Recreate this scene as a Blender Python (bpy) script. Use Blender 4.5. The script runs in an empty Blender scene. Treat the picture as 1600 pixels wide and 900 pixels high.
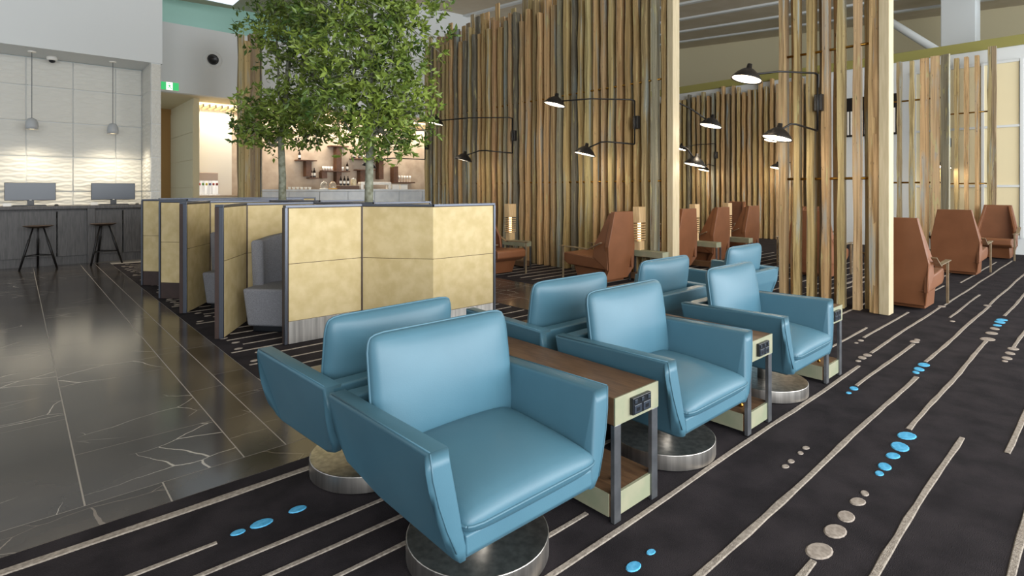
import bpy, bmesh, math, random
from mathutils import Vector, Matrix
random.seed(7)
S = bpy.context.scene
COL = S.collection
PI = math.pi

# ---------------- camera, world, big lights, exposure ----------------
HEAD = math.atan2(950, 858)
cd = bpy.data.cameras.new('camera'); cam = bpy.data.objects.new('camera', cd); COL.objects.link(cam)
cam.location = (0, 0, 1.4); cam.rotation_euler = (PI/2, 0, HEAD - PI/2)
cd.sensor_width = 36; cd.lens = 858/1600*36; cd.shift_y = -154/1600; cd.clip_start = 0.05; cd.clip_end = 200
S.camera = cam
w = bpy.data.worlds.new('world'); S.world = w; w.use_nodes = True
w.node_tree.nodes['Background'].inputs[0].default_value = (0.86, 0.93, 1.0, 1)
w.node_tree.nodes['Background'].inputs[1].default_value = 0.75
def area(name, loc, rot, sx, sy, power, color):
    l = bpy.data.lights.new(name, 'AREA'); l.shape = 'RECTANGLE'; l.size = sx; l.size_y = sy; l.energy = power; l.color = color
    o = bpy.data.objects.new(name, l); o.location = loc; o.rotation_euler = rot; COL.objects.link(o); return o
area('window_right_offscreen', (6, -6, 2.75), (PI/2, 0, 0), 22, 4.9, 2200, (0.95, 0.98, 1.0))      # window wall along the carpet side
S.view_settings.view_transform = 'Standard'; S.view_settings.look = 'None'
S.view_settings.gamma = 1; S.view_settings.use_curve_mapping = False
S.view_settings.exposure = 0.22

# ---------------- helpers ----------------
def hexc(h):
    h = h.lstrip('#'); v = [int(h[i:i+2], 16)/255 for i in (0, 2, 4)]
    return tuple((x/12.92 if x <= .04045 else ((x+.055)/1.055)**2.4) for x in v) + (1,)
MATS = {}
def mat(name, c1, c2=None, rough=.5, metal=0, scale=8, stretch=(1, 1, 1), bump=0, bscale=60, emit=0, spec=.5, detail=4, trans=0, coat=0, rand=None, lo=.35, hi=.65):
    if name in MATS: return MATS[name]
    m = bpy.data.materials.new(name); m.use_nodes = True; N = m.node_tree; b = N.nodes['Principled BSDF']; MATS[name] = m
    b.inputs['Roughness'].default_value = rough; b.inputs['Metallic'].default_value = metal
    b.inputs['Specular IOR Level'].default_value = spec; b.inputs['Coat Weight'].default_value = coat
    b.inputs['Transmission Weight'].default_value = trans
    b.inputs['Base Color'].default_value = hexc(c1)
    if emit:
        b.inputs['Emission Color'].default_value = hexc(c1); b.inputs['Emission Strength'].default_value = emit
    tc = mp = None
    if c2 or bump:
        tc = N.nodes.new('ShaderNodeTexCoord'); mp = N.nodes.new('ShaderNodeMapping'); mp.inputs['Scale'].default_value = stretch
        N.links.new(tc.outputs['Object'], mp.inputs['Vector'])
        if rand is not None:
            oi = N.nodes.new('ShaderNodeObjectInfo'); mu = N.nodes.new('ShaderNodeMath'); mu.operation = 'MULTIPLY'; mu.inputs[1].default_value = 37
            N.links.new(oi.outputs['Random'], mu.inputs[0]); N.links.new(mu.outputs[0], mp.inputs['Location'])
    col = None
    if c2:
        nz = N.nodes.new('ShaderNodeTexNoise'); nz.inputs['Scale'].default_value = scale; nz.inputs['Detail'].default_value = detail
        N.links.new(mp.outputs[0], nz.inputs['Vector'])
        r = N.nodes.new('ShaderNodeValToRGB'); r.color_ramp.elements[0].color = hexc(c1); r.color_ramp.elements[1].color = hexc(c2)
        r.color_ramp.elements[0].position = lo; r.color_ramp.elements[1].position = hi
        N.links.new(nz.outputs['Fac'], r.inputs[0]); col = r.outputs[0]
    if rand:
        rr = N.nodes.new('ShaderNodeValToRGB'); rr.color_ramp.interpolation = 'CONSTANT'
        oi2 = N.nodes.new('ShaderNodeObjectInfo'); N.links.new(oi2.outputs['Random'], rr.inputs[0])
        e = rr.color_ramp.elements
        while len(e) < len(rand): e.new(.5)
        for i, h in enumerate(rand): e[i].position = i/len(rand); e[i].color = hexc(h)
        mx = N.nodes.new('ShaderNodeMix'); mx.data_type = 'RGBA'; mx.blend_type = 'MULTIPLY'; mx.inputs[0].default_value = 1
        N.links.new(rr.outputs[0], mx.inputs[6]); N.links.new(col, mx.inputs[7]); col = mx.outputs[2]
    if col is not None: N.links.new(col, b.inputs['Base Color'])
    if bump:
        n2 = N.nodes.new('ShaderNodeTexNoise'); n2.inputs['Scale'].default_value = bscale; n2.inputs['Detail'].default_value = 3
        N.links.new(mp.outputs[0], n2.inputs['Vector'])
        bp = N.nodes.new('ShaderNodeBump'); bp.inputs['Strength'].default_value = bump; bp.inputs['Distance'].default_value = .01
        N.links.new(n2.outputs['Fac'], bp.inputs['Height']); N.links.new(bp.outputs[0], b.inputs['Normal'])
    return m
def obj(name, bm, m, parent=None, smooth=False, wn=False):
    me = bpy.data.meshes.new(name); bm.normal_update(); bm.to_mesh(me); bm.free()
    if smooth:
        for p in me.polygons: p.use_smooth = True
    me.materials.append(m)
    return mobj(name, me, parent, wn)
def mobj(name, me, parent=None, wn=False):
    o = bpy.data.objects.new(name, me); COL.objects.link(o)
    if parent: o.parent = parent
    if wn: o.modifiers.new('wn', 'WEIGHTED_NORMAL')
    return o
def thing(name, label, cat, loc=(0, 0, 0), rz=0, group=None):
    o = bpy.data.objects.new(name, None); COL.objects.link(o); o.location = loc; o.rotation_euler = (0, 0, rz); o.empty_display_size = .1
    return tag(o, label, cat, group)
def tag(o, label, cat, group=None):
    o['label'] = label; o['category'] = cat
    if group: o['group'] = group
    return o
def struct(o, label=None):
    o['kind'] = 'structure'
    if label: o['label'] = label
    return o
def dup(root, loc, rz, label, group=None):
    def cp(o, par):
        c = o.copy(); COL.objects.link(c); c.parent = par
        for ch in KIDS.get(o.name, []) or list(o.children): cp(ch, c)
        return c
    r = cp(root, None); r.location = loc; r.rotation_euler = (0, 0, rz); r['label'] = label
    if group: r['group'] = group
    return r
KIDS = {}
def box(bm, x0, x1, y0, y1, z0, z1, M=None):
    v = [bm.verts.new((x, y, z)) for z in (z0, z1) for y in (y0, y1) for x in (x0, x1)]
    f = [(0, 2, 3, 1), (4, 5, 7, 6), (0, 1, 5, 4), (1, 3, 7, 5), (3, 2, 6, 7), (2, 0, 4, 6)]
    for q in f: bm.faces.new([v[i] for i in q])
    if M: bmesh.ops.transform(bm, matrix=M, verts=v)
    return v
def bbox(x0, x1, y0, y1, z0, z1, bev=0, M=None, seg=2):
    bm = bmesh.new(); box(bm, x0, x1, y0, y1, z0, z1, M)
    if bev: bmesh.ops.bevel(bm, geom=bm.edges[:], offset=bev, segments=seg, affect='EDGES', profile=.5)
    return bm
def tube(bm, pts, r, n=8, cap=True):
    pts = [Vector(p) for p in pts]; rs = r if isinstance(r, (list, tuple)) else [r]*len(pts)
    rings = []; up = None
    for i, p in enumerate(pts):
        d = (pts[min(i+1, len(pts)-1)] - pts[max(i-1, 0)]).normalized()
        if up is None:
            up = d.orthogonal().normalized()
        up = (up - d*up.dot(d)).normalized(); s = d.cross(up)
        rings.append([bm.verts.new(p + (up*math.cos(2*PI*k/n) + s*math.sin(2*PI*k/n))*rs[i]) for k in range(n)])
    for a, b in zip(rings, rings[1:]):
        for k in range(n): bm.faces.new((a[k], a[(k+1) % n], b[(k+1) % n], b[k]))
    if cap:
        bm.faces.new(rings[0][::-1]); bm.faces.new(rings[-1])
    return bm
def lathe(bm, prof, n=32, M=None):
    rings = []; vs = []
    for r, z in prof:
        if r < 1e-5: ring = [bm.verts.new((0, 0, z))]
        else: ring = [bm.verts.new((r*math.cos(2*PI*k/n), r*math.sin(2*PI*k/n), z)) for k in range(n)]
        rings.append(ring); vs += ring
    for a, b in zip(rings, rings[1:]):
        for k in range(n):
            q = [a[k % len(a)], a[(k+1) % len(a)], b[(k+1) % len(b)], b[k % len(b)]]
            q = list(dict.fromkeys(q))
            if len(q) > 2: bm.faces.new(q)
    if M: bmesh.ops.transform(bm, matrix=M, verts=vs)
    return bm
def prism(bm, poly, axis, a, b, poly2=None):
    """polygon in the plane normal to axis, from a to b (poly2: outline at b)"""
    def pt(p, t): return {'x': (t, p[0], p[1]), 'y': (p[0], t, p[1]), 'z': (p[0], p[1], t)}[axis]
    A = [bm.verts.new(pt(p, a)) for p in poly]; B = [bm.verts.new(pt(p, b)) for p in (poly2 or poly)]
    n = len(poly)
    bm.faces.new(A); bm.faces.new(B[::-1])
    for i in range(n): bm.faces.new((A[i], B[i], B[(i+1) % n], A[(i+1) % n]))
    bmesh.ops.recalc_face_normals(bm, faces=bm.faces[:])
    return bm
def soft(poly_bm, off, seg=3):
    bmesh.ops.bevel(poly_bm, geom=poly_bm.edges[:], offset=off, segments=seg, affect='EDGES', profile=.5, clamp_overlap=True)
    return poly_bm

# ---------------- materials ----------------
BLUE = mat('blue_leather', '#456b7c', '#497081', rough=.42, scale=3, bump=.04, bscale=220, spec=.45)
PIPE = mat('blue_piping', '#456b7c', rough=.45)
STEEL = mat('brushed_steel', '#dcd7d0', '#b5b0aa', rough=.36, metal=1, scale=30, stretch=(1, 1, .05))
DSTEEL = mat('blackened_steel', '#8b8e93', '#73767b', rough=.38, metal=.85, scale=10)
WALNUT = mat('walnut_top', '#6b5038', '#553e2b', rough=.45, scale=14, stretch=(6, .6, 1))
PATINA = mat('patina_panel', '#96937c', '#858a72', rough=.5, scale=7)
BLACK = mat('black_plastic', '#14171c', rough=.35)
SOCK = mat('socket_grey', '#2f3640', rough=.3)
BRASS = mat('brass', '#a27a37', '#8a652b', rough=.3, metal=1, scale=12)
FABRIC = mat('gold_fabric', '#cbb88c', '#bda97a', rough=.75, scale=9, bump=.05, bscale=300)
DKFR = mat('dark_frame', '#3c2b26', '#33241f', rough=.5, scale=8)
CAP = mat('bronze_cap', '#5b5f68', rough=.35, metal=.8)
GREY = mat('grey_wool', '#6f7076', '#83848a', rough=.95, scale=130, bump=.3, bscale=200)
TAN = mat('tan_leather', '#7c4f33', '#73482d', rough=.45, scale=4, spec=.5)
STRAP = mat('bronze_strap', '#9c8a70', '#86755c', rough=.4, metal=.5, scale=12)
CARPET = mat('dark_carpet', '#262326', '#343033', rough=1, scale=5, bump=.6, bscale=260, spec=.1, detail=8)
LINE = mat('carpet_line', '#a39a90', '#857c74', rough=1, scale=60, spec=.1, bump=.5, bscale=200)
DOTG = mat('carpet_dot_grey', '#a59b92', '#8a8078', rough=1, scale=60, spec=.1)
DOTB = mat('carpet_dot_blue', '#62b2dc', '#4a9cc8', rough=1, scale=50, spec=.1)
WHITE = mat('white_paint', '#d5d8d8', rough=.7)
CREAM = mat('cream_paint', '#d9cfae', rough=.8)
TEAL = mat('teal_clerestory', '#b8e6db', rough=.5)
CEIL = mat('ceiling_paint', '#c9beaa', '#c2b69f', rough=.85, scale=2)
RELIEF = mat('relief_tile', '#d2d0c8', rough=.6)
GROUT = mat('stone_grout', '#a39d96', rough=.7)
OAK = mat('grey_oak', '#5a5757', '#454343', rough=.5, scale=10, stretch=(5, 5, .5))
LEAF = mat('leaf', '#36521f', '#86983f', rough=.45, scale=2.2, spec=.4)
BARK = mat('bark', '#8d9080', '#6b6b58', rough=.9, scale=18, bump=.4, bscale=40)
GLASSW = mat('white_glaze', '#e9e6df', rough=.25)
BOTTLE = mat('dark_bottle', '#1c120d', rough=.12)
CLEAR = mat('clear_glass', '#f4f4ee', rough=.05, trans=.85)
STONE = mat('bar_stone', '#b5a592', '#a08f7c', rough=.4, scale=3, detail=8)
MARBLEW = mat('bar_front', '#cdd1d4', '#bcc2c8', rough=.3, scale=4)
BROWNW = mat('brown_shelf', '#5f3f2a', '#4f3422', rough=.5, scale=12)
LAMPON = mat('bulb_glow', '#ffe9c4', emit=9)
SHADEIN = mat('shade_inside', '#f4efe6', rough=.5)
BLK = mat('black_metal', '#1c1a1a', rough=.4, metal=.3)
PALEW = mat('pale_post', '#c2b394', '#b3a483', rough=.6, scale=9, stretch=(5, 5, .4), rand=None)
WOOD = mat('reclaimed_slat', '#948468', '#fffaf0', rough=.7, scale=9, stretch=(5, 5, .35), bump=.35, bscale=18, detail=8,
           rand=['#c0a582', '#b59c78', '#b5a478', '#c9a97f', '#a3926e', '#b59471', '#b8ac80', '#9c9a8a', '#bf9f76', '#b9a476', '#94836a', '#c5a87c', '#aa9c74', '#77746a', '#c0a074', '#b39a6e'], lo=.2, hi=.6)
def weather(m):
    N = m.node_tree; P = N.nodes['Principled BSDF']; src = P.inputs['Base Color'].links[0].from_socket
    tc = N.nodes.new('ShaderNodeTexCoord'); oi = N.nodes.new('ShaderNodeObjectInfo')
    mu = N.nodes.new('ShaderNodeMath'); mu.operation = 'MULTIPLY'; mu.inputs[1].default_value = 91; N.links.new(oi.outputs['Random'], mu.inputs[0])
    ad = N.nodes.new('ShaderNodeVectorMath'); N.links.new(tc.outputs['Object'], ad.inputs[0]); N.links.new(mu.outputs[0], ad.inputs[1])
    for sc, st, p0, p1, col, amt in ((1.6, (6, 6, 2.2), .56, .68, '#8fa0a4', .65), (2.5, (8, 8, 5), .60, .70, '#b3ab78', .7), (9, (7, 7, 6), .66, .72, '#3f3428', .8)):
        mp = N.nodes.new('ShaderNodeVectorMath'); mp.operation = 'MULTIPLY'; mp.inputs[1].default_value = st; N.links.new(ad.outputs[0], mp.inputs[0])
        nz = N.nodes.new('ShaderNodeTexNoise'); nz.inputs['Scale'].default_value = sc; nz.inputs['Detail'].default_value = 5; N.links.new(mp.outputs[0], nz.inputs['Vector'])
        mr = N.nodes.new('ShaderNodeMapRange'); mr.inputs[1].default_value = p0; mr.inputs[2].default_value = p1; mr.inputs[4].default_value = amt; N.links.new(nz.outputs['Fac'], mr.inputs[0])
        mx = N.nodes.new('ShaderNodeMix'); mx.data_type = 'RGBA'; N.links.new(mr.outputs[0], mx.inputs[0]); N.links.new(src, mx.inputs[6]); mx.inputs[7].default_value = hexc(col); src = mx.outputs[2]
    N.links.new(src, P.inputs['Base Color'])
weather(WOOD)
LAMPW = mat('lamp_wood', '#d3b58a', '#c2a276', rough=.6, scale=10, stretch=(4, 4, .5))
def marble(name, a, b, vein, thr):
    m = mat(name, a, b, rough=.15, scale=1.6, detail=8, rand=None, spec=.5); N = m.node_tree; P = N.nodes['Principled BSDF']
    tc = N.nodes.new('ShaderNodeTexCoord'); oi = N.nodes.new('ShaderNodeObjectInfo')
    sc = N.nodes.new('ShaderNodeMath'); sc.operation = 'MULTIPLY'; sc.inputs[1].default_value = 50; N.links.new(oi.outputs['Random'], sc.inputs[0])
    ad = N.nodes.new('ShaderNodeVectorMath'); N.links.new(tc.outputs['Object'], ad.inputs[0]); N.links.new(sc.outputs[0], ad.inputs[1])
    wz = N.nodes.new('ShaderNodeTexNoise'); wz.inputs['Scale'].default_value = 3.5; wz.inputs['Detail'].default_value = 6; N.links.new(ad.outputs[0], wz.inputs['Vector'])
    ws = N.nodes.new('ShaderNodeVectorMath'); ws.operation = 'MULTIPLY_ADD'; ws.inputs[1].default_value = (.12, .12, .12); N.links.new(wz.outputs['Color'], ws.inputs[0]); N.links.new(ad.outputs[0], ws.inputs[2])
    st = N.nodes.new('ShaderNodeVectorMath'); st.operation = 'MULTIPLY'; st.inputs[1].default_value = (1.6, 3.6, 1); N.links.new(ws.outputs[0], st.inputs[0])
    ab = N.nodes.new('ShaderNodeTexVoronoi'); ab.feature = 'DISTANCE_TO_EDGE'; ab.inputs['Scale'].default_value = 1.0; N.links.new(st.outputs[0], ab.inputs['Vector'])
    n2 = N.nodes.new('ShaderNodeTexNoise'); n2.inputs['Scale'].default_value = .9; N.links.new(ad.outputs[0], n2.inputs['Vector'])
    r2 = N.nodes.new('ShaderNodeMapRange'); r2.inputs[1].default_value = .52; r2.inputs[2].default_value = .68; r2.inputs[3].default_value = 0; r2.inputs[4].default_value = thr; N.links.new(n2.outputs['Fac'], r2.inputs[0])
    lt = N.nodes.new('ShaderNodeMath'); lt.operation = 'LESS_THAN'; N.links.new(ab.outputs[0], lt.inputs[0]); N.links.new(r2.outputs[0], lt.inputs[1])
    old = P.inputs['Base Color'].links[0].from_socket
    mx = N.nodes.new('ShaderNodeMix'); mx.data_type = 'RGBA'; N.links.new(lt.outputs[0], mx.inputs[0]); N.links.new(old, mx.inputs[6]); mx.inputs[7].default_value = hexc(vein)
    N.links.new(mx.outputs[2], P.inputs['Base Color']); return m
TILE = marble('dark_marble', '#393533', '#4b4642', '#b9b2a8', .009)
BORDER = marble('border_marble', '#2e2824', '#4f473f', '#7c7268', .014)

# ---------------- setting: floor, carpets ----------------
bm = bmesh.new(); box(bm, -6, 30, -6, 22, -.1, -.0008)
floor = struct(obj('floor', bm, GROUT), 'dark polished marble tile floor')
def tiles(x0, x1, y0, y1, m, tx=.66, ty=1.32, ox=.226, oy=3.07, stag=True):
    i0 = math.floor((x0-ox)/tx); 
    for i in range(i0, math.ceil((x1-ox)/tx)):
        a, b = max(x0, ox+i*tx), min(x1, ox+(i+1)*tx)
        if b-a < .02: continue
        off = oy - (ty*.53 if (i % 2 and stag) else 0) + .62
        for j in range(math.floor((y0-off)/ty), math.ceil((y1-off)/ty)):
            c, d = max(y0, off+j*ty), min(y1, off+(j+1)*ty)
            if d-c < .02: continue
            t = obj('tile', bbox(-(b-a)/2+.0035, (b-a)/2-.0035, -(d-c)/2+.0025, (d-c)/2-.0025, -.03, 0), m, floor); t.location = ((a+b)/2, (c+d)/2, 0)
tiles(-2.42, 1.10, 3.07, 13.3, TILE)
tiles(1.10, 5.65, 3.07, 4.05, TILE)
tiles(4.42, 5.65, 4.05, 13.3, TILE, oy=3.4)
tiles(-2.4, 5.65, 2.85, 3.07, BORDER, tx=.8, ox=.52, ty=9, stag=False)
tiles(1.10, 1.33, 4.05, 13, BORDER, tx=.66, ox=1.10, ty=.9, stag=False)
tiles(1.33, 4.42, 4.05, 4.28, BORDER, tx=.9, ox=1.33, ty=9, stag=False)
def carpet(name, label, x0, x1, y0, y1):
    bm = bmesh.new(); box(bm, x0, x1, y0, y1, -.02, 0)
    return tag(obj(name, bm, CARPET), label, 'carpet')
cf = carpet('striped_carpet', 'wide dark carpet with pale stripes and dots under the blue armchairs', -3, 16, -6, 2.85)
c2 = carpet('striped_carpet', 'dark striped carpet under the gold fabric booths', 1.33, 4.42, 4.28, 12.6)
c3 = carpet('striped_carpet', 'dark striped carpet below the tan leather chairs by the timber wall', 5.65, 15.95, 2.86, 13)
def stripe(par, x0, x1, y, wd=.026, y1=None):
    bm = bmesh.new(); n = max(2, int((x1-x0)/.16)); A = []
    y1 = y if y1 is None else y1
    for k in range(n+1):
        x = x0+(x1-x0)*k/n; yy = y+(y1-y)*k/n+.004*math.sin(x*3+y*40)+random.uniform(-.0015, .0015); h = wd/2*random.uniform(.85, 1.15)
        A.append([bm.verts.new((x, yy-h, -.001)), bm.verts.new((x, yy-h*.7, .0035)), bm.verts.new((x, yy+h*.7, .0035)), bm.verts.new((x, yy+h, -.001))])
    for a, b in zip(A, A[1:]):
        for i in range(3): bm.faces.new((a[i], b[i], b[i+1], a[i+1]))
    obj('stripe', bm, LINE, par)
def dot(par, x, y, r, m):
    bm = bmesh.new(); lathe(bm, [(1, -.001), (.85, .0035), (0, .0038)], 14, Matrix.Diagonal((r*1.25, r*.8, 1, 1)) )
    o = obj('dot', bm, m, par); o.location = (x, y, 0); o.rotation_euler = (0, 0, random.uniform(-.2, .2))
for a in [(-3, 16, 2.735, .05), (.31-.9, .59, 2.40), (-1.5, 2.0, 2.235), (-1, 3.2, 2.07), (-1, 1.3, 1.9), (2.1, 4, 1.9), (1.575, 1.83, 1.55), (2.7, 2.85, 1.55), (1.2, 4.96, 1.385, .03), (5.42, 8.15, 1.435, .03), (8.3, 14.5, 1.42),
          (.4, 4.99, 1.02, .034), (5.47, 8.6, 1.055, .032), (8.75, 15.5, 1.062, .03), (3.86, 6.64, .825, .032), (8.1, 15.5, .855, .03), (1.2, 2.23, .775, .03), (.5, 3.96, .6, .03), (6.55, 15.5, .63, .03), (1.2, 3.5, .265, .03), (3.9, 15, .4, .03),
          (4.44, 6.03, 1.258, .03), (7.55, 9.5, 1.25), (5.93, 7.54, 1.62), (5.3, 6.39, 1.72), (4.5, 5.5, 1.8, .05), (8, 10, 1.72), (10.5, 14, 1.6), (7.6, 12, 1.9), (5.8, 9, 2.1), (5.2, 9, 2.35), (6, 10, 2.6), (-2, 8, .05), (0, 9, -.3)]:
    stripe(cf, *a)
for x, y, r in [(3.756, .812, .055), (3.569, .803, .055), (3.42, .80, .038), (3.256, .797, .038), (3.157, .795, .024), (1.818, 1.213, .018), (1.70, 1.21, .03), (.914, 2.412, .032), (.764, 2.411, .038), (.672, 2.412, .024), (5.377, 1.05, .05), (5.217, 1.049, .045), (5.107, 1.047, .03), (4.373, 1.255, .035), (4.25, 1.251, .02), (5.2, 1.72, .045), (5.1, 1.71, .03), (7.85, .85, .06), (7.7, .85, .06), (7.5, .848, .045)]:
    dot(cf, x, y, r, DOTB)
for x, y, r in [(2.9, .788, .022), (2.8, .788, .036), (2.637, .786, .042), (2.49, .782, .05), (2.308, .781, .055), (3.173, 1.14, .02), (3.09, 1.137, .018), (2.96, 1.135, .02), (2.884, 1.133, .02), (5.335, 1.431, .04), (5.222, 1.438, .04), (5.1, 1.432, .025), (5.81, 1.61, .03), (5.684, 1.611, .02), (6.129, 1.266, .045), (6.225, 1.266, .03), (7.3, .845, .05), (7.05, .838, .06), (6.74, .83, .07), (6.5, .629, .05), (6.3, .63, .045), (6.1, .629, .045), (5.98, .629, .025), (7.378, 1.193, .03), (8.22, 1.43, .05), (8.68, 1.07, .05)]:
    dot(cf, x, y, r, DOTG)
for k in range(36):
    y = 4.42+k*.225; x = 1.36+random.random()*.3
    stripe(c2, x, x+random.uniform(.8, 1.6), y, .024); stripe(c2, 3.1+random.random()*.3, 4.38, y, .024)
    dot(c2, x-.03 if x > 1.5 else 1.45, y+.1, .03, DOTG)
for k in range(40):
    y = 3.0+k*.24; x = 5.72+random.random()*.4; stripe(c3, x, x+random.uniform(1, 2.5), y, .028); stripe(c3, 8.3+random.random(), 12.5, y, .028)

# ---------------- walls and ceiling ----------------
def ceil_z(x, y): return 7.4+.043*(x-12.5)+.075*(y-15)
bm = bmesh.new(); q = [(-6, -6), (26, -6), (26, 24), (-6, 24)]
lo = [bm.verts.new((x, y, ceil_z(x, y))) for x, y in q]; hi = [bm.verts.new((x, y, ceil_z(x, y)+.15)) for x, y in q]
bm.faces.new(lo[::-1]); bm.faces.new(hi)
for i in range(4): bm.faces.new((lo[i], lo[(i+1) % 4], hi[(i+1) % 4], hi[i]))
ceiling = struct(obj('ceiling', bm, CEIL), 'high sloping beige panelled ceiling')
for k in range(9):                                   # ribs and panels of the ceiling
    x = 9.5+k*1.8; bm = bmesh.new()
    for y0, y1 in ((-6, 24),):
        v = [bm.verts.new((xx, yy, ceil_z(xx, yy)-dz)) for dz in (0, .06) for xx, yy in ((x, y0), (x+.18, y0), (x+.18, y1), (x, y1))]
        for f in ((0, 1, 2, 3), (7, 6, 5, 4), (0, 4, 5, 1), (1, 5, 6, 2), (2, 6, 7, 3), (3, 7, 4, 0)): bm.faces.new([v[i] for i in f])
    obj('rib', bm, WHITE, ceiling)
def wall(name, label, x0, x1, y0, y1, z0, z1, m):
    bm = bmesh.new(); box(bm, x0, x1, y0, y1, z0, z1); return struct(obj(name, bm, m), label)
YB = 12.95
wall('wall_bulkhead', 'white bulkhead above the computer desk alcove', -6, 2.19, YB, YB+1.02, 3.93, 7.0, WHITE)
pier = wall('wall_pier', 'white pier beside the desk alcove', 2.0, 2.17, YB+.02, YB+1.15, 0, 3.93, WHITE)
back = wall('wall_alcove', 'white relief tiled wall behind the computer desk', -6, 2.0, YB+1.03, YB+1.15, 0, 3.93, WHITE)
def relief(w_, h_):
    bm = bmesh.new(); nx, nz = 30, 40; V = []
    for j in range(nz+1):
        row = []
        for i in range(nx+1):
            x = w_*i/nx; z = h_*j/nz
            e = min(1, min(i, nx-i, j, nz-j)/1.5)
            p = 2*PI*z/.095; s = math.sin(2*PI*x/.34)
            h = .5+.5*math.sin(p+1.3*s*(1 if int(z/.095) % 2 else -1))
            row.append(bm.verts.new((x, -.006-.012*h*e, z)))
        V.append(row)
    for j in range(nz):
        for i in range(nx): bm.faces.new((V[j][i], V[j][i+1], V[j+1][i+1], V[j+1][i]))
    b0 = [bm.verts.new((x, .03, z)) for x, z in ((0, 0), (w_, 0), (w_, h_), (0, h_))]
    for a, b, e in ((V[0][0], V[0][-1], 0), (V[0][-1], V[-1][-1], 1), (V[-1][-1], V[-1][0], 2), (V[-1][0], V[0][0], 3)):
        bm.faces.new((a, b0[e], b0[(e+1) % 4], b))
    me = bpy.data.meshes.new('panel'); bm.normal_update(); bm.to_mesh(me); bm.free(); me.materials.append(RELIEF)
    for p in me.polygons: p.use_smooth = True
    return me
XB = [-1.25, -.55, .14, .84, 1.53, 1.985]; ZB = [.68, 1.355, 2.035, 2.71, 3.385, 3.92]
rm = relief(.68, .665)
for i in range(5):
    for j in range(5):
        o = mobj('panel', rm, back); o.location = (XB[i]+.008, YB+1.0, ZB[j]+.008); o.scale = ((XB[i+1]-XB[i]-.016)/.68, 1, (ZB[j+1]-ZB[j]-.016)/.665)
for j in range(5):
    o = mobj('panel', rm, pier); o.location = (2.004, YB+.02, ZB[j]+.005); o.scale = (.162/.68, 1, (ZB[j+1]-ZB[j]-.01)/.665)
    o = mobj('panel', rm, pier); o.location = (2.0, YB+1.02, ZB[j]+.005); o.rotation_euler = (0, 0, -PI/2); o.scale = (.98/.68, 1, (ZB[j+1]-ZB[j]-.01)/.665)
# bar bulkhead, soffit and back walls
wall('wall_bar_bulkhead', 'white wall above the bar opening', 2.19, 6.6, 15, 15.2, 3.7, 5.33, WHITE)
bm = bmesh.new(); v = [bm.verts.new(p) for p in ((6.6, 15, 3.7), (22, 15, 3.7), (22, 15, ceil_z(22, 15)), (6.6, 15, ceil_z(6.6, 15)), (6.6, 15.2, 3.7), (22, 15.2, 3.7), (22, 15.2, ceil_z(22, 15)), (6.6, 15.2, ceil_z(6.6, 15)))]
for f in ((0, 1, 2, 3), (7, 6, 5, 4), (0, 4, 5, 1), (1, 5, 6, 2), (2, 6, 7, 3), (3, 7, 4, 0)): bm.faces.new([v[i] for i in f])
struct(obj('wall_upper', bm, WHITE), 'tall white wall rising to the ceiling beside the bar')
wall('trim_bar_soffit', 'cream soffit over the bar', 2.19, 22, 15.2, 18.4, 3.7, 3.8, CREAM)
wall('wall_servery', 'white tiled wall behind the drinks dispenser', 3.44, 4.57, 17, 17.2, 0, 3.7, RELIEF)
bs = wall('wall_bar', 'beige stone wall behind the bar shelves', 4.57, 16, 17.02, 17.2, 0, 3.7, STONE)
pt = wall('wall_partition', 'cream panelled partition beside the servery', 3.31, 3.44, 15.6, 18.3, 0, 3.7, CREAM)
for k in range(5):
    obj('panel', bbox(3.295, 3.31, 15.62, 18.28, .05+k*.7, .74+k*.7, .003), CREAM, pt)
wall('wall_passage', 'tan wall at the end of the passage', 2.0, 3.31, 18.3, 18.4, 0, 3.7, mat('tan_paint', '#b08a55', rough=.8))
wall('wall_clerestory', 'pale teal upper wall under the roof', -6, 22, 20, 20.2, 3.8, 8.6, TEAL)
# far end
FX = 16.0
fw = wall('wall_far', 'white end wall with timber top rail', FX, FX+.2, -6, 15, 0, 4.5, WHITE)
obj('top_rail', bbox(FX-.05, FX+.22, -6, 15, 4.5, 4.72), mat('olive_rail', '#8f8a4c', rough=.5), fw)
wall('wall_outer', 'cream upper wall beyond the end wall', 22, 22.2, -6, 24, 0, 8.6, CREAM)
win = struct(thing('window_1', 'cream frosted panes in a white frame on the end wall', 'window', (FX-.02, 0, 0)))
del win['category']
PANE = mat('frosted_pane', '#e6d9b4', rough=.35)
for j, (z0, z1) in enumerate(((.4, 1.45), (1.5, 2.75), (2.8, 4.15))):
    for i in range(3): obj('pane', bbox(-.02, 0, 1.45+i*.62, 2.04+i*.62, z0, z1, .003), PANE, win)
for z in (.36, 1.45, 2.75, 4.15): obj('frame_bar', bbox(-.05, 0, 1.40, 3.36, z, z+.05), WHITE, win)
for y in (1.38, 2.02, 2.64, 3.26): obj('frame_bar', bbox(-.06, 0, y, y+.05, .36, 4.2), WHITE, win)
gr = tag(obj('air_grille', bbox(FX-.06, FX-.005, 3.62, 4.75, 2.75, 3.75, .005), BLK), 'black air grille set in the white end wall', 'grille')
for k in range(14): obj('blade', bbox(FX-.08, FX-.06, 3.68+k*.077, 3.72+k*.077, 2.8, 3.4), SHADEIN, gr)
cl = thing('column', 'white square column rising behind the end wall', 'column', (19, 2.9, 0)); obj('shaft', bbox(-.35, .35, -.37, .37, 0, ceil_z(19, 2.9), .02), WHITE, cl)
for z in (.0, 4.9): obj('collar', bbox(-.38, .38, -.4, .4, z, z+.12, .01), WHITE, cl)
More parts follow.
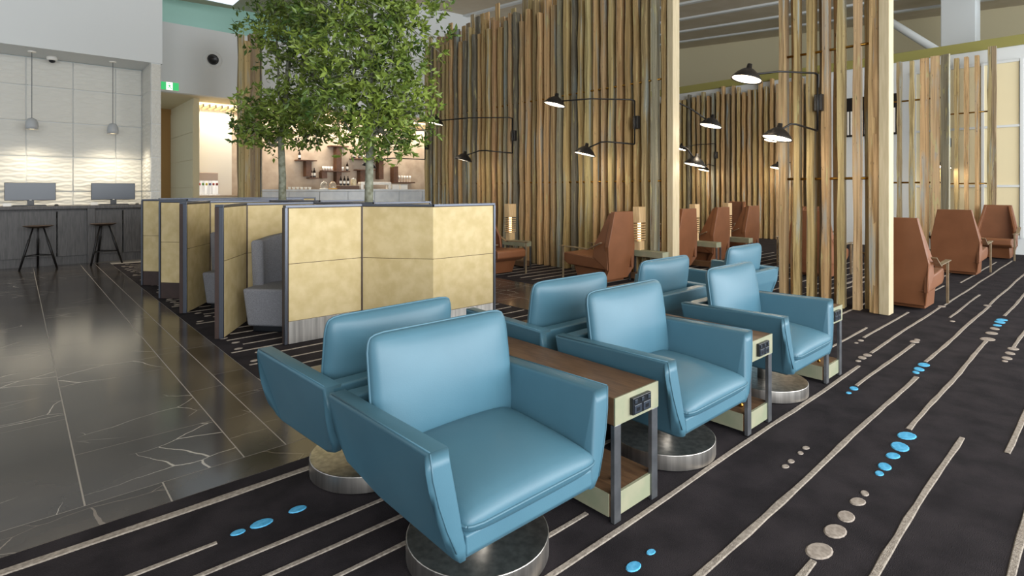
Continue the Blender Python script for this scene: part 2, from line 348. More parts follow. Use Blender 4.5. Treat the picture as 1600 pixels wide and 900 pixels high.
bm = tube(bmesh.new(), [(18.5, 3.05, 4.9), (18.5, 5.0, ceil_z(18.5, 5.0)-.14)], .1, 12); tag(obj('brace', bm, WHITE, smooth=True), 'white diagonal roof brace leaning against the column', 'beam')
SKY = mat('skylight_glow', '#dbe9f5', emit=1.1)
def skylight(label, x, y, sx, sy):
    t = thing('skylight', label, 'skylight', (x, y, ceil_z(x, y)-.12))
    for i in range(3): obj('pane', bbox(-sx/2, sx/2, -sy/2+i*sy/3+.02, -sy/2+(i+1)*sy/3-.02, -.02, .02), SKY, t)
    bm = bmesh.new(); 
    for i in range(4): box(bm, -sx/2, sx/2, -sy/2+i*sy/3-.02, -sy/2+i*sy/3+.02, -.03, .03)
    obj('frame', bm, WHITE, t)
skylight('pale blue skylight panes over the teal clerestory', 4.1, 17.2, 1.7, 2.2)
skylight('white skylight panes beside the white column', 18.5, 1.5, 1.6, 1.6)

# ---------------- timber slat screens ----------------
def slat_mesh(wx, wy, jag):
    bm = bmesh.new(); n = 10; R = []
    for k in range(n+1):
        z = k/n; a = random.uniform(-jag, jag); b = random.uniform(-jag, jag)*.5
        R.append([bm.verts.new(p) for p in ((-wx/2+a, -wy/2+b, z), (wx/2, -wy/2+b*.4, z), (wx/2, wy/2, z), (-wx/2+a*.8, wy/2-b, z))])
    for a, b in zip(R, R[1:]):
        for i in range(4): bm.faces.new((a[i], a[(i+1) % 4], b[(i+1) % 4], b[i]))
    bm.faces.new(R[0][::-1]); bm.faces.new(R[-1])
    bm.normal_update(); me = bpy.data.meshes.new('slat'); bm.to_mesh(me); bm.free(); me.materials.append(WOOD); return me
FIN = [slat_mesh(.13, .07, .018) for _ in range(6)]
BOARD = [slat_mesh(.045, .135, .004) for _ in range(3)]
FLAT = [slat_mesh(.035, .12, .004) for _ in range(4)]
def put_slat(par, me, x, y, h, rz=0, z0=.005):
    o = mobj('slat', me, par); o.location = (x, y, z0); o.scale = (1, 1, h); o.rotation_euler = (0, 0, rz); return o
def rods(par, x, y0, y1, zs):
    for z in zs: obj('rod', tube(bmesh.new(), [(x, y0, z), (x, y1, z)], .016, 8), BRASS, par, True)
def post(par, x, y, h):
    obj('post', bbox(x-.09, x+.09, y-.05, y+.05, .005, h, .006), PALEW, par)
WX = 7.28
s1 = thing('slat_wall', 'long tall wall of reclaimed timber slats behind the tan chairs', 'screen')
y = 4.60; i = 0
while y < 11.15:
    put_slat(s1, random.choice(FIN), WX+random.uniform(-.025, .02), y, 4.62+.35*random.random(), random.uniform(-.12, .12))
    put_slat(s1, random.choice(FLAT), WX+.12, y+.082, 4.8+.45*random.random(), random.uniform(-.1, .1))
    y += .165; i += 1
post(s1, WX, 4.47, 5.0); rods(s1, WX, 4.5, 11.1, (1.53, 3.08))
s2 = thing('slat_screen', 'open timber slat screen with brass rods beside the blue armchairs', 'screen')
for k in range(7):
    put_slat(s2, FIN[k % 6], WX-.02, 2.87-k*.165, 5.2, random.uniform(-.1, .1))
    if k in (0, 2, 3, 5): put_slat(s2, FIN[(k+3) % 6], WX+.17, 2.80-k*.165, 4.9, .05)
put_slat(s2, FIN[2], WX-.03, 1.835, 5.2); post(s2, WX-.03, 1.76, 5.2); rods(s2, WX, 2.87, 1.76, (1.53, 3.08))
s3 = thing('slat_wall', 'timber slat cladding on the end wall beyond the chairs', 'screen')
y = 5.3
while y < 12:
    put_slat(s3, random.choice(FIN), FX-.16, y, 4.2+.35*random.random(), random.uniform(-.1, .1)); put_slat(s3, random.choice(FLAT), FX-.06, y+.08, 4.1+.2*random.random())
    y += .16
s4 = thing('slat_screen', 'timber fins in front of the air grille', 'screen')
for k, yy in enumerate((2.12, 2.27, 2.43)): put_slat(s4, BOARD[k % 3], 12.5, yy, 3.8+.06*random.random(), (-.35, .1, .2)[k])
for k, yy in enumerate((2.62, 2.82, 3.02)): put_slat(s4, FIN[k], 12.5, yy, 3.8+.06*random.random(), random.uniform(-.06, .06))
rods(s4, 12.54, 2.1, 3.05, (1.53, 3.08))
s5 = thing('slat_screen', 'sparse timber slats and brass rods in front of the frosted panes', 'screen')
for k, yy in enumerate((1.87, 2.08, 2.26, 2.43)): put_slat(s5, FIN[k], 15.5, yy, 4.3+(.15 if k == 0 else 0))
put_slat(s5, FIN[5], 15.5, 1.80, 4.45); put_slat(s5, FIN[4], 15.5, 2.62, 4.2); put_slat(s5, FIN[3], 15.5, 2.7, 4.2); rods(s5, 15.5, 1.8, 2.7, (1.53, 3.08))
s6 = thing('slat_pier', 'narrow timber plank pier between the servery and the bar', 'screen')
for k, (xx, yy, h) in enumerate(((3.62, 12.75, 4.75), (3.73, 12.72, 4.62), (3.84, 12.75, 4.8), (3.95, 12.8, 4.9))):
    put_slat(s6, FLAT[k], xx, yy, h, PI/2); put_slat(s6, FIN[k], xx+.03, yy+.14, h)
put_slat(s6, FLAT[1], 4.06, 12.9, 4.95, 0); put_slat(s6, FLAT[2], 4.06, 13.03, 4.9, 0)

# ---------------- wall lamps ----------------
def sconce(label, x, y, up, low, z0=2.10, z1=2.77, power=9):
    """black two-arm lamp: up / low = world positions of the two shades"""
    t = thing('wall_lamp', label, 'lamp', (x, y, z0))
    L = lambda p: (p[0]-x, p[1]-y, p[2]-z0)
    obj('mount_plate', bbox(-.02, .05, -.045, .045, .24, .44, .006), BLK, t)
    obj('pole', tube(bmesh.new(), [(-.03, 0, 0), (-.03, 0, z1-z0)], .012, 8), BLK, t, True)
    for j, p in enumerate((up, low)):
        if p is None: continue
        e = Vector(L(p)); s = Vector((-.03, 0, (z1-z0) if j == 0 else 0))
        if j == 0: pts = [s, s+(e-s)*.04+Vector((0, 0, .02)), s+(e-s)*.55+Vector((0, 0, .05)), e+Vector((0, 0, .02))]
        else: pts = [s, s+(e-s)*.55+Vector((0, 0, .11)), s+(e-s)*.68+Vector((0, 0, .12)), e+Vector((0, 0, .05))]
        obj('arm', tube(bmesh.new(), pts, .012, 8), BLK, t, True)
        M = Matrix.Translation(e) @ Matrix.Rotation(-.22, 4, Vector((.75, -.66, 0)).cross(Vector((0, 0, 1)))) @ Matrix.Diagonal((1.12, 1, 1, 1))
        sh = obj('shade', lathe(bmesh.new(), [(0, .15), (.025, .148), (.03, .1), (.06, .085), (.115, .04), (.16, -.02), (.165, -.035), (.158, -.03), (.11, .03), (.05, .07), (0, .08)], 24, M), BLK, t, True)
        obj('reflector', lathe(bmesh.new(), [(.15, -.026), (.105, .022), (.05, .06), (0, .068)], 24, M), SHADEIN, sh, True)
        obj('bulb', lathe(bmesh.new(), [(0, -.022), (.05, -.016), (.075, 0), (.05, .02), (0, .03)], 16, M), LAMPON, sh, True)
        l = bpy.data.lights.new('bulb_light', 'POINT'); l.energy = power; l.color = (1, .86, .68); l.shadow_soft_size = .06
        o = bpy.data.objects.new('bulb_light', l); COL.objects.link(o); o.location = Vector(p)+M.to_3x3() @ Vector((0, 0, -.07))
sconce('black two-arm wall lamp on the open slat screen', 7.13, 2.42, (6.12, 2.82, 2.67), (6.55, 2.66, 2.02))
sconce('black two-arm wall lamp near the pale end post of the slat wall', 7.13, 5.03, (6.19, 5.86, 2.74), (6.62, 5.62, 1.98))
sconce('black two-arm wall lamp above the booths on the slat wall', 7.13, 7.85, (5.95, 8.78, 2.69), (6.48, 8.58, 2.0))
sconce('black two-arm wall lamp at the far end of the slat wall, beside the tree', 7.13, 10.9, (6.3, 12.1, 2.7), (6.3, 12.1, 1.98))
sconce('black two-arm wall lamp on the end wall cladding, seen past the pale end post', 15.72, 8.2, (14.4, 8.6, 2.6), (15.2, 8.3, 2.0), power=16)
sconce('black two-arm wall lamp behind the pale end post', 7.5, 4.62, (7.9, 4.2, 2.4), (7.7, 4.35, 1.8))
sconce('black two-arm wall lamp on the end wall cladding, behind the open screen', 15.72, 5.9, (14.6, 6.1, 2.7), (15.2, 6.2, 2.0), power=16)
sconce('small black wall lamp on the sparse slats by the frosted panes', 15.36, 2.55, None, (15.2, 2.62, 1.92))

# ---------------- blue swivel armchairs ----------------
def cushion(w_, d_, edge, crown, nx=14, ny=12, rc=.05):
    """pillow lying flat: welt seam round the middle, crowned faces"""
    bm = bmesh.new()
    def per(u, v):
        # squircle corners
        x, y = u*w_/2, v*d_/2
        ax, ay = w_/2-abs(x), d_/2-abs(y)
        if ax < rc and ay < rc:
            k = 1-.293*min(1, (1-ax/rc)*(1-ay/rc)); x = math.copysign(w_/2-rc+(rc-ax)*k, x); y = math.copysign(d_/2-rc+(rc-ay)*k, y)
        return x, y
    def sheet(s):
        G = []
        for j in range(ny+1):
            row = []
            for i in range(nx+1):
                u = math.sin((i/nx-.5)*PI); v = math.sin((j/ny-.5)*PI)
                x, y = per(u, v); a = max(0, 1-abs(u)**5); b = max(0, 1-abs(v)**5)
                z = s*(edge*(a*b)**.35+crown*(1-u*u)*(1-v*v))
                row.append(bm.verts.new((x, y, z)))
            G.append(row)
        for j in range(ny):
            for i in range(nx):
                q = (G[j][i], G[j][i+1], G[j+1][i+1], G[j+1][i]); bm.faces.new(q if s > 0 else q[::-1])
        return G
    T = sheet(1); sheet(-1)
    ring = [T[0][i].co.copy() for i in range(nx+1)]+[T[j][nx].co.copy() for j in range(1, ny+1)]+[T[ny][i].co.copy() for i in range(nx-1, -1, -1)]+[T[j][0].co.copy() for j in range(ny-1, -1, -1)]
    bmesh.ops.remove_doubles(bm, verts=bm.verts[:], dist=.0005)
    return bm, ring
def make_blue(loc, rz, label):
    t = thing('swivel_armchair', label, 'armchair', loc, rz)
    prof = [(-.30, .615), (.40, .600), (.392, .47), (.36, .35), (.30, .275), (.20, .24), (-.27, .235), (-.315, .25), (-.322, .29)]
    fo = lambda z: .432-.105*max(0, (.61-z)/.37)**1.7
    for s in (-1, 1):
        bm = bmesh.new(); A = []; B = []
        pp = []
        for (y0, z0), (y1, z1) in zip(prof, prof[1:]+prof[:1]):
            n = 6 if abs(z1-z0) > .2 else 1
            pp += [(y0+(y1-y0)*k/n, z0+(z1-z0)*k/n) for k in range(n)]
        R0 = [[bm.verts.new((s*xx(z), y, z)) for y, z in pp] for xx in (lambda z: fo(z)-.010, fo, lambda z: fo(z), lambda z: .345-.06*max(0, (.6-z)/.36))]
        for k, (y, z) in enumerate(pp):                      # rounded outer rim
            R0[0][k].co = (s*fo(z), y+(.014 if y < 0 else -.014), z+(.014 if z < .3 else -.012)); R0[1][k].co.x = s*(fo(z)-.012)
            R0[2][k].co.x = s*(.345-.06*max(0, (.6-z)/.36)+.012); R0[3][k].co = (s*(.345-.06*max(0, (.6-z)/.36)), y+(.012 if y < 0 else -.012), z+(.012 if z < .3 else -.012))
        n = len(pp)
        for u, v in zip(R0, R0[1:]):
            for k in range(n): bm.faces.new((u[k], u[(k+1) % n], v[(k+1) % n], v[k]))
        bm.faces.new(R0[0]); bm.faces.new(R0[3][::-1]); bmesh.ops.triangulate(bm, faces=[f for f in bm.faces if len(f.verts) > 4]); bmesh.ops.recalc_face_normals(bm, faces=bm.faces[:])
        a = obj('arm', bm, BLUE, t, True, True)
        bm = bmesh.new(); tube(bm, [(s*(fo(.6)-.012), .38, .6005), (s*(fo(.6)-.012), -.298, .615)], .0025, 6)
        tube(bm, [(s*(fo(z)-.012), -.3005-.022*(.615-z)/.325, z) for z in (.612, .53, .45, .37, .29)], .0025, 6)
        obj('seam', bm, PIPE, a, True)
    bm = bmesh.new(); prism(bm, [(.30, .36), (.318, .597), (.40, .597), (.392, .47), (.36, .35), (.30, .28)], 'x', -.36, .36)
    for v in bm.verts: v.co.x *= (fo(v.co.z)-.03)/.36
    obj('back_shell', soft(bm, .012), BLUE, t, True, True)
    bm = bmesh.new(); prism(bm, [(-.322, .27), (-.318, .325), (-.29, .335), (.31, .36), (.31, .28), (.20, .242), (-.27, .237), (-.305, .247)], 'x', -.30, .30); obj('seat_shell', soft(bm, .006), BLUE, t, True, True)
    def put(nm, dims, M):
        bm, ring = cushion(*dims); bm.transform(M); o = obj(nm, bm, BLUE, t, True)
        ring = [M @ p for p in ring]; obj('piping', tube(bmesh.new(), ring, .0052, 6), PIPE, o, True)
    put('seat_cushion', (.635, .57, .056, .034), Matrix.Translation((0, -.058, .378)) @ Matrix.Rotation(.07, 4, 'X'))
    put('back_cushion', (.69, .46, .05, .028), Matrix.Translation((0, .215, .615)) @ Matrix.Rotation(PI/2-.14, 4, 'X'))
    obj('stem', tube(bmesh.new(), [(0, 0, .08), (0, 0, .25)], .045, 20), STEEL, t, True, True)
    obj('base_disc', lathe(bmesh.new(), [(0, 0), (.27, 0), (.275, .004), (.275, .076), (.27, .08), (0, .08)], 56), STEEL, t, True, True)
    return t
b1 = make_blue((1.33, 1.67, .004), 0, 'blue leather swivel armchair with no table on one side, facing the striped carpet')
dup(b1, (2.61, 1.67, .004), 0, 'middle blue leather armchair in the row facing the striped carpet')
dup(b1, (3.89, 1.67, .004), 0, 'blue leather armchair nearest the open slat screen, facing the striped carpet')
dup(b1, (1.32, 2.56, .004), PI+.06, 'blue leather armchair facing the marble floor, at the end of its row')
dup(b1, (2.61, 2.57, .004), PI, 'blue leather armchair facing the booths, second from the marble floor end')
dup(b1, (3.885, 2.70, .004), PI, 'blue leather armchair facing the booths, third from the marble floor end')
dup(b1, (5.37, 2.74, .004), PI, 'blue leather armchair facing the booths, nearest the open slat screen')

# ---------------- power tables between them ----------------
def make_table(x, label):
    t = thing('side_table', label, 'table', (x, 1.41, .004)); W_ = .318; D_ = 1.40
    tp = obj('table_top', bbox(0, W_, .004, D_, .41, .525, .002), WALNUT, t)
    for y0 in (0, D_): obj('end_panel', bbox(0, W_, y0-.004, y0+.004, .41, .526, .001), PATINA, t)
    for xx in (0, W_-.045):
        for yy in (0, D_-.02): obj('leg', bbox(xx, xx+.045, yy, yy+.02, 0, .408, .0015), DSTEEL, t)
    sh = obj('shelf', bbox(.004, W_-.004, .022, D_-.022, .02, .115, .002), WALNUT, t); obj('shelf_panel', bbox(.046, W_-.046, .008, .022, .02, .116, .001), PATINA, t)
    obj('side_panel', bbox(-.002, .004, .03, D_-.03, .02, .116), PATINA, t)
    kb = obj('knob', lathe(bmesh.new(), [(0, 0), (.012, 0), (.012, .012), (.006, .016), (.006, .024), (.011, .03), (.009, .042), (0, .047)], 16), BRASS, t, True); kb.location = (.11, .09, .115)
    sp = obj('socket_plate', bbox(.10, .235, -.022, -.004, .432, .505, .003), BLACK, t)
    for cx in (.135, .2):
        f = obj('outlet', bbox(cx-.026, cx+.026, -.0245, -.022, .437, .473, .002), SOCK, sp)
        obj('pin_holes', bbox(cx-.012, cx+.012, -.0255, -.0245, .446, .462, .0), BLACK, sp)
    for cx in (.12, .168, .216): obj('switch', bbox(cx-.009, cx+.009, -.0255, -.022, .481, .497, .001), SOCK if cx == .168 else WHITE if False else SOCK, sp)
    return t
t1 = make_table(1.848, 'long walnut side table with power sockets beside the blue armchair at the row end')
t2 = dup(t1, (3.07, 1.41, .004), 0, 'long walnut power table between the middle and last front blue armchairs')
t3 = dup(t1, (4.315, 1.41, .004), 0, 'long walnut power table at the slat screen end of the row')

# ---------------- booths ----------------
def screen(label, pts, kick=0):
    t = thing('booth_screen', label, 'partition'); T = .035; HT = 1.257; turn = {}
    for p, q, r in zip(pts, pts[1:], pts[2:]):
        d1 = Vector((q[0]-p[0], q[1]-p[1])).normalized(); d2 = Vector((r[0]-q[0], r[1]-q[1])).normalized()
        turn[q] = -1 if d1.x*d2.y-d1.y*d2.x > 0 else 1          # +1: bends towards the front face
        if turn[q] > 0:
            n1, n2 = Vector((d1.y, -d1.x)), Vector((d2.y, -d2.x)); c = Vector(q)+(n1+n2)/(1+n1.dot(n2))*T
            obj('corner_trim', bbox(c.x-.008, c.x+.008, c.y-.008, c.y+.008, .006, HT-.024), DKFR, t)
    for a, b in zip(pts, pts[1:]):
        A, B = Vector(a+(0,)), Vector(b+(0,)); d = B-A; ln = d.length; M = Matrix.Translation(A) @ Matrix.Rotation(math.atan2(d.y, d.x), 4, 'Z')
        obj('core', bbox(.0, ln, -T+.008, T-.008, .005, HT-.02, 0, M), DKFR, t)
        first, last = a == pts[0], b == pts[-1]
        for sd in (-1, 1):
            y0, y1 = sorted((sd*(T-.009), sd*T)); e0 = .022 if first else -sd*turn[a]*.018; e1 = .022 if last else -sd*turn[b]*.018
            for z0, z1 in ((.209 if sd < 0 and kick < 2 else .01, .725), (.729, HT-.028)): obj('fabric_panel', bbox(e0, ln-e1, y0, y1, z0, z1, .003, M), FABRIC, t)
            if sd < 0 and kick < 2: obj('kick_plate', bbox(e0, ln-e1, y0, y1, .006, .205, .001, M), STEEL if kick == 1 else DKFR, t)
        obj('top_cap', bbox(-.006, ln+.006, -T-.004, T+.004, HT-.022, HT, .002, M), CAP, t)
        if first: obj('end_trim', bbox(-.012, .012, -T-.003, 0, .006, HT-.022, .002, M), CAP, t); obj('end_trim', bbox(-.012, .012, .001, T+.003, .006, HT-.022, .002, M), DKFR, t)
        if last: obj('end_trim', bbox(ln-.012, ln+.012, -T-.003, T+.003, .006, HT-.022, .002, M), CAP, t)
    return t
screen('gold fabric zigzag booth screen with steel kick plate behind the blue armchairs', [(1.80, 5.05), (2.55, 5.05), (3.0, 4.47), (3.75, 4.46)], 1)
screen('gold fabric booth screen wrapping behind the nearer grey tub chair', [(1.41, 5.64), (1.79, 6.22), (2.54, 6.22), (2.99, 5.65), (3.74, 5.65)], 2)
screen('gold fabric booth screen wrapping behind the further grey tub chair', [(1.40, 7.08), (1.78, 7.66), (2.53, 7.66), (2.98, 7.09), (3.74, 7.09)], 2)
screen('angled gold fabric booth screen second from the computer desk', [(1.39, 8.27), (1.80, 7.80)])
screen('gold fabric booth screen nearest the computer desk', [(1.39, 9.59), (1.84, 9.02), (2.59, 9.02), (3.5, 9.02)])
screen('straight gold fabric booth screen in front of the bar', [(1.75, 10.6), (2.9, 10.6), (4.2, 10.2)])
def tub(loc, rz, label):
    t = thing('tub_chair', label, 'armchair', loc, rz)
    bm = bmesh.new(); prism(bm, [(-.34, -.33), (.34, -.33), (.36, .0), (.3, .26), (.14, .35), (-.14, .35), (-.3, .26), (-.36, .0)], 'z', .06, .43)
    for v in bm.verts:
        if v.co.z < .1: v.co.x *= .9; v.co.y *= .9
    obj('seat', soft(bm, .025), GREY, t, True, True)
    bm = bmesh.new(); O = []; n = 16
    for k in range(n+1):
        a = PI*(-.12+1.24*k/n); ca, sa = math.cos(a), math.sin(a); f = .9+.0*k
        zt = .88+.07*max(0, sa)
        O.append([bm.verts.new(p) for p in ((.375*ca, .36*sa, .40), (.39*ca, .385*sa, zt-.02), (.375*ca, .37*sa, zt), (.31*ca, .29*sa, zt), (.295*ca, .275*sa, zt-.02), (.285*ca, .265*sa, .40))])
    for a, b in zip(O, O[1:]):
        for i in range(6): bm.faces.new((a[i], a[(i+1) % 6], b[(i+1) % 6], b[i]))
    bm.faces.new(O[0]); bm.faces.new(O[-1][::-1]); bmesh.ops.recalc_face_normals(bm, faces=bm.faces[:]); obj('back', bm, GREY, t, True, True)
    obj('plinth', bbox(-.27, .27, -.26, .26, 0, .07, .01), BLACK, t); return t
tb = tub((2.10, 5.68, .004), math.radians(-49), 'grey wool tub chair in the booth nearer the blue armchairs')
dup(tb, (2.07, 7.12, .004), math.radians(-49), 'grey wool tub chair in the booth nearer the computer desk')

# ---------------- tan high-back chairs ----------------
def make_tan(loc, rz, label):
    """local: faces +y, back plane at y=0"""
    t = thing('high_back_chair', label, 'chair', loc, rz)
    bm = bmesh.new()
    prism(bm, [(-.27, .06), (.27, .06), (.30, .22), (.32, .56), (.22, 1.07), (-.22, 1.07), (-.32, .56), (-.30, .22)], 'y', 0, .07)
    for v in bm.verts:
        if v.co.z < .1: v.co.y += .10
        if v.co.z > 1: v.co.y -= .04
    obj('backrest', soft(bm, .008, 2), TAN, t, False, True)
    for s in (-1, 1):
        bm = bmesh.new(); prism(bm, [(.02, .22), (.30, .40), (.27, .58), (.07, 1.05), (.0, 1.05), (.03, .5)], 'x', s*.312, s*.27)
        for v in bm.verts:
            if v.co.z > 1: v.co.x -= s*.10
        obj('wing', soft(bm, .006, 2), TAN, t, False, True)
        bm = bmesh.new(); pr = [(.12, .62), (.38, .50), (.42, .515), (.92, .525)]
        for (a, b), (c, d) in zip(pr, pr[1:]): box(bm, s*.342-.028, s*.342+.028, 0, math.hypot(c-a, d-b), -.006, .006, Matrix.Translation((0, a, b)) @ Matrix.Rotation(math.atan2(d-b, c-a), 4, 'X'))
        obj('armrest', bm, STRAP, t); obj('leg', bbox(s*.342-.014, s*.342+.014, .85, .868, 0, .53, .002, Matrix.Shear('XY', 4, (0, 0))), STRAP, t)
    bm = bmesh.new(); prism(bm, [(.05, .22), (.80, .24), (.90, .30), (.90, .40), (.86, .43), (.10, .38)], 'x', -.305, .305); obj('seat', soft(bm, .02, 2), TAN, t, True, True)
    bm = bmesh.new(); prism(bm, [(.16, .02), (.62, .02), (.72, .24), (.08, .22)], 'x', -.25, .25); obj('base', bm, TAN, t)
    return t
tc = make_tan((6.64, 4.93, .004), 0, 'tan leather high-back chair beside the pale end post of the slat wall')
for x, y, r, lb in [(8.52, 4.95, 0, 'tan leather high-back chair in the row beyond the end post, next to the post'), (9.72, 4.95, 0, 'tan leather high-back chair in the middle of the row beyond the end post'), (10.98, 4.95, 0, 'tan leather high-back chair last in the row beyond the end post'),
                    (5.92, 7.45, PI, 'tan leather high-back chair half hidden behind the gold booth screen'),
                    (7.62, 1.76, -PI/2, 'tan leather high-back chair beside the pale post of the open screen'), (11.3, 1.80, -PI/2, 'tan leather high-back chair in front of the timber fins'), (15.3, 1.72, PI/2, 'tan leather high-back chair against the end wall, facing the other chairs'),
                    (8.9, 8.0, PI, 'tan leather high-back chair deep behind the first row, by the slat wall'), (10.2, 8.0, PI, 'tan leather high-back chair deep behind the first row, second from the slat wall'), (11.6, 8.0, PI, 'tan leather high-back chair deep behind the first row, third from the slat wall'),
                    (14.6, 7.0, PI/2, 'tan leather high-back chair with its back to the slat cladding'), (9.3, 3.3, -PI/2, 'tan leather high-back chair seen through the open screen'), (11.3, 3.9, PI/2, 'tan leather high-back chair facing the open screen from behind it')]:
    dup(tc, (x, y, .004), r, lb)
def lamp_table(x, y, lbl_t, lbl_l, rz=0):
    t = thing('lamp_table', lbl_t, 'table', (x, y, .004), rz)
    obj('top', bbox(-.085, .085, -.3, .3, .38, .47, .003), PATINA, t)
    for a in (-.085, .055):
        for b in (-.3, .28): obj('leg', bbox(a, a+.03, b, b+.02, 0, .38), DSTEEL, t)
    obj('shelf', bbox(-.08, .08, -.27, .27, .03, .12, .003), WALNUT, t)
    l = thing('wooden_lamp', lbl_l, 'lamp', (x-.01, y+.16, .474), rz+.1)
    obj('base', bbox(-.07, .07, -.05, .05, 0, .14, .004), LAMPW, l); obj('crown', bbox(-.10, .10, -.055, .055, .42, .66, .004), LAMPW, l)
    for k in range(7): obj('slat', bbox(-.095, .095, -.055, .055, .15+k*.038, .166+k*.038, .002), LAMPW, l)
    obj('glow_core', tube(bmesh.new(), [(0, 0, .14), (0, 0, .42)], .025, 10), mat('lamp_core', '#ffd9a0', emit=3.5), l)
lamp_table(7.10, 4.78, 'narrow metal-legged table by the pale end post', 'slatted wooden table lamp by the pale end post')
lamp_table(9.12, 5.0, 'narrow metal-legged table between the first two chairs beyond the end post', 'slatted wooden table lamp between the first two chairs beyond the end post')
lamp_table(10.36, 5.0, 'narrow metal-legged table between the last two chairs beyond the end post', 'slatted wooden table lamp between the last two chairs beyond the end post')
lamp_table(6.75, 7.35, 'narrow metal-legged table against the long slat wall', 'slatted wooden table lamp against the long slat wall')

# ---------------- computer desk alcove ----------------
DY = 13.1
dk = thing('computer_desk', 'long grey oak counter desk in the white alcove', 'desk', (0, DY, 0))
obj('worktop', bbox(-4, 1.98, -.04, .86, 1.04, 1.095, .004), OAK, dk)
for a, b in ((-4, -2.2), (-2.18, -.52), (-.5, .55), (.57, 1.0), (1.12, 1.55), (1.57, 1.98)): obj('front_panel', bbox(a, b, .05, .08, .16, 1.0, .002), OAK, dk)
obj('divider', bbox(1.0, 1.12, -.02, .7, 0, 1.04, .003), OAK, dk)
obj('kickboard', bbox(-4, 1.98, .10, .13, 0, .16), OAK, dk)
obj('top_rail', bbox(-4, 1.98, .13, .16, .98, 1.04), OAK, dk)
SCREEN = mat('screen_dark', '#2c3542', rough=.25)
def computer(x, who):
    m = thing('monitor', 'wide black computer monitor '+who, 'monitor', (x, DY+.42, 1.095))
    obj('foot', bbox(-.13, .13, -.09, .09, 0, .012, .003), BLACK, m); obj('stand', bbox(-.05, .05, .0, .03, .01, .16, .003), BLACK, m)
    c = obj('casing', bbox(-.36, .36, -.01, .03, .1, .43, .006), BLACK, m); obj('screen', bbox(-.352, .352, -.013, -.009, .112, .422), SCREEN, m); obj('logo', bbox(-.015, .015, -.014, -.01, .102, .11), GLASSW, m)
    k = thing('keyboard', 'black keyboard '+who, 'keyboard', (x-.02, DY+.18, 1.096)); obj('tray', bbox(-.24, .24, -.07, .07, 0, .016, .004), BLACK, k)
    for r in range(4):
        for q in range(12): pass
        obj('key_row', bbox(-.225, .225, -.06+r*.031, -.035+r*.031, .016, .022, .002), SOCK, k)
    u = thing('mouse', 'black mouse '+who, 'mouse', (x+.36, DY+.17, 1.096)); bm = bmesh.new(); lathe(bm, [(0, .034), (.02, .03), (.032, .015), (.034, 0), (0, 0)], 16, Matrix.Diagonal((1, 1.6, 1, 1))); obj('shell', bm, BLACK, u, True); obj('wheel', bbox(-.003, .003, -.04, -.02, .02, .033), SOCK, u)
    n = obj('card', bbox(-.055, .055, -.006, .004, 0, .055, .001), GLASSW); n.location = (x-.32, DY+.3, 1.095); tag(n, 'small white card '+who, 'card')
computer(.2, 'on the desk section away from the tiled pier')
computer(1.45, 'on the desk by the tiled pier')
def stool(loc, label, rz=0):
    t = thing('bar_stool', label, 'stool', loc, rz)
    obj('seat', lathe(bmesh.new(), [(0, .72), (.11, .722), (.165, .745), (.19, .755), (.192, .762), (.17, .763), (.1, .752), (0, .75)], 28, Matrix.Diagonal((1.1, .9, 1, 1))), mat('dark_walnut', '#3f2c1c', '#2f2015', rough=.4, scale=10), t, True)
    F = []
    for k in range(3):
        a = k*2*PI/3+PI/2; e = Vector((.29*math.cos(a), .29*math.sin(a), 0)); s = Vector((.08*math.cos(a), .08*math.sin(a), .735))
        obj('leg', tube(bmesh.new(), [e, e+(s-e)*.7, e+(s-e)*.72, s], [.016, .02, .014, .012], 10), BLK, t, True); F.append(e+(s-e)*.33)
    for k in range(3): obj('stretcher', tube(bmesh.new(), [F[k], F[(k+1) % 3]], .007, 8), BLK, t, True)
    return t
st = stool((.29, 12.78, 0), 'three-legged dark bar stool at the desk section away from the tiled pier')
dup(st, (1.22, 12.80, 0), .25, 'three-legged dark bar stool beside the desk divider')
def pendant(x, label):
    t = thing('pendant_lamp', label, 'lamp', (x, DY+.25, 2.5))
    obj('shade', lathe(bmesh.new(), [(0, .21), (.02, .21), (.06, .19), (.088, .13), (.095, .06), (.09, 0), (.085, 0), (.088, .06), (.08, .12), (0, .18)], 24), mat('pendant_grey', '#a9acae', rough=.5), t, True)
    obj('diffuser', lathe(bmesh.new(), [(0, .012), (.084, .012), (.084, .02), (0, .02)], 20), mat('pendant_glow', '#ffe6b8', emit=5), t)
    obj('cord', tube(bmesh.new(), [(0, 0, .2), (0, 0, 1.43)], .005, 6), SOCK, t); obj('canopy', lathe(bmesh.new(), [(0, 1.41), (.06, 1.41), (.06, 1.43), (0, 1.43)], 18), SHADEIN, t)
    l = bpy.data.lights.new('pendant_light', 'SPOT'); l.energy = 75; l.color = (1, .88, .68); l.spot_size = 2.5; l.spot_blend = .8; l.shadow_soft_size = .08
    o = bpy.data.objects.new('pendant_light', l); COL.objects.link(o); o.location = (x, DY+.25, 2.49)
pendant(.215, 'grey dome pendant lamp away from the alcove pier, by the dome camera'); pendant(1.42, 'grey dome pendant lamp next to the alcove pier')
dc = thing('dome_camera', 'white dome camera on the alcove soffit', 'camera', (.51, DY+.55, 3.93))
obj('housing', lathe(bmesh.new(), [(0, 0), (.085, 0), (.085, -.05), (.07, -.07), (0, -.07)], 20), GLASSW, dc, True); obj('dome', lathe(bmesh.new(), [(.055, -.068), (.045, -.1), (.02, -.115), (0, -.118)], 18), BLACK, dc, True)
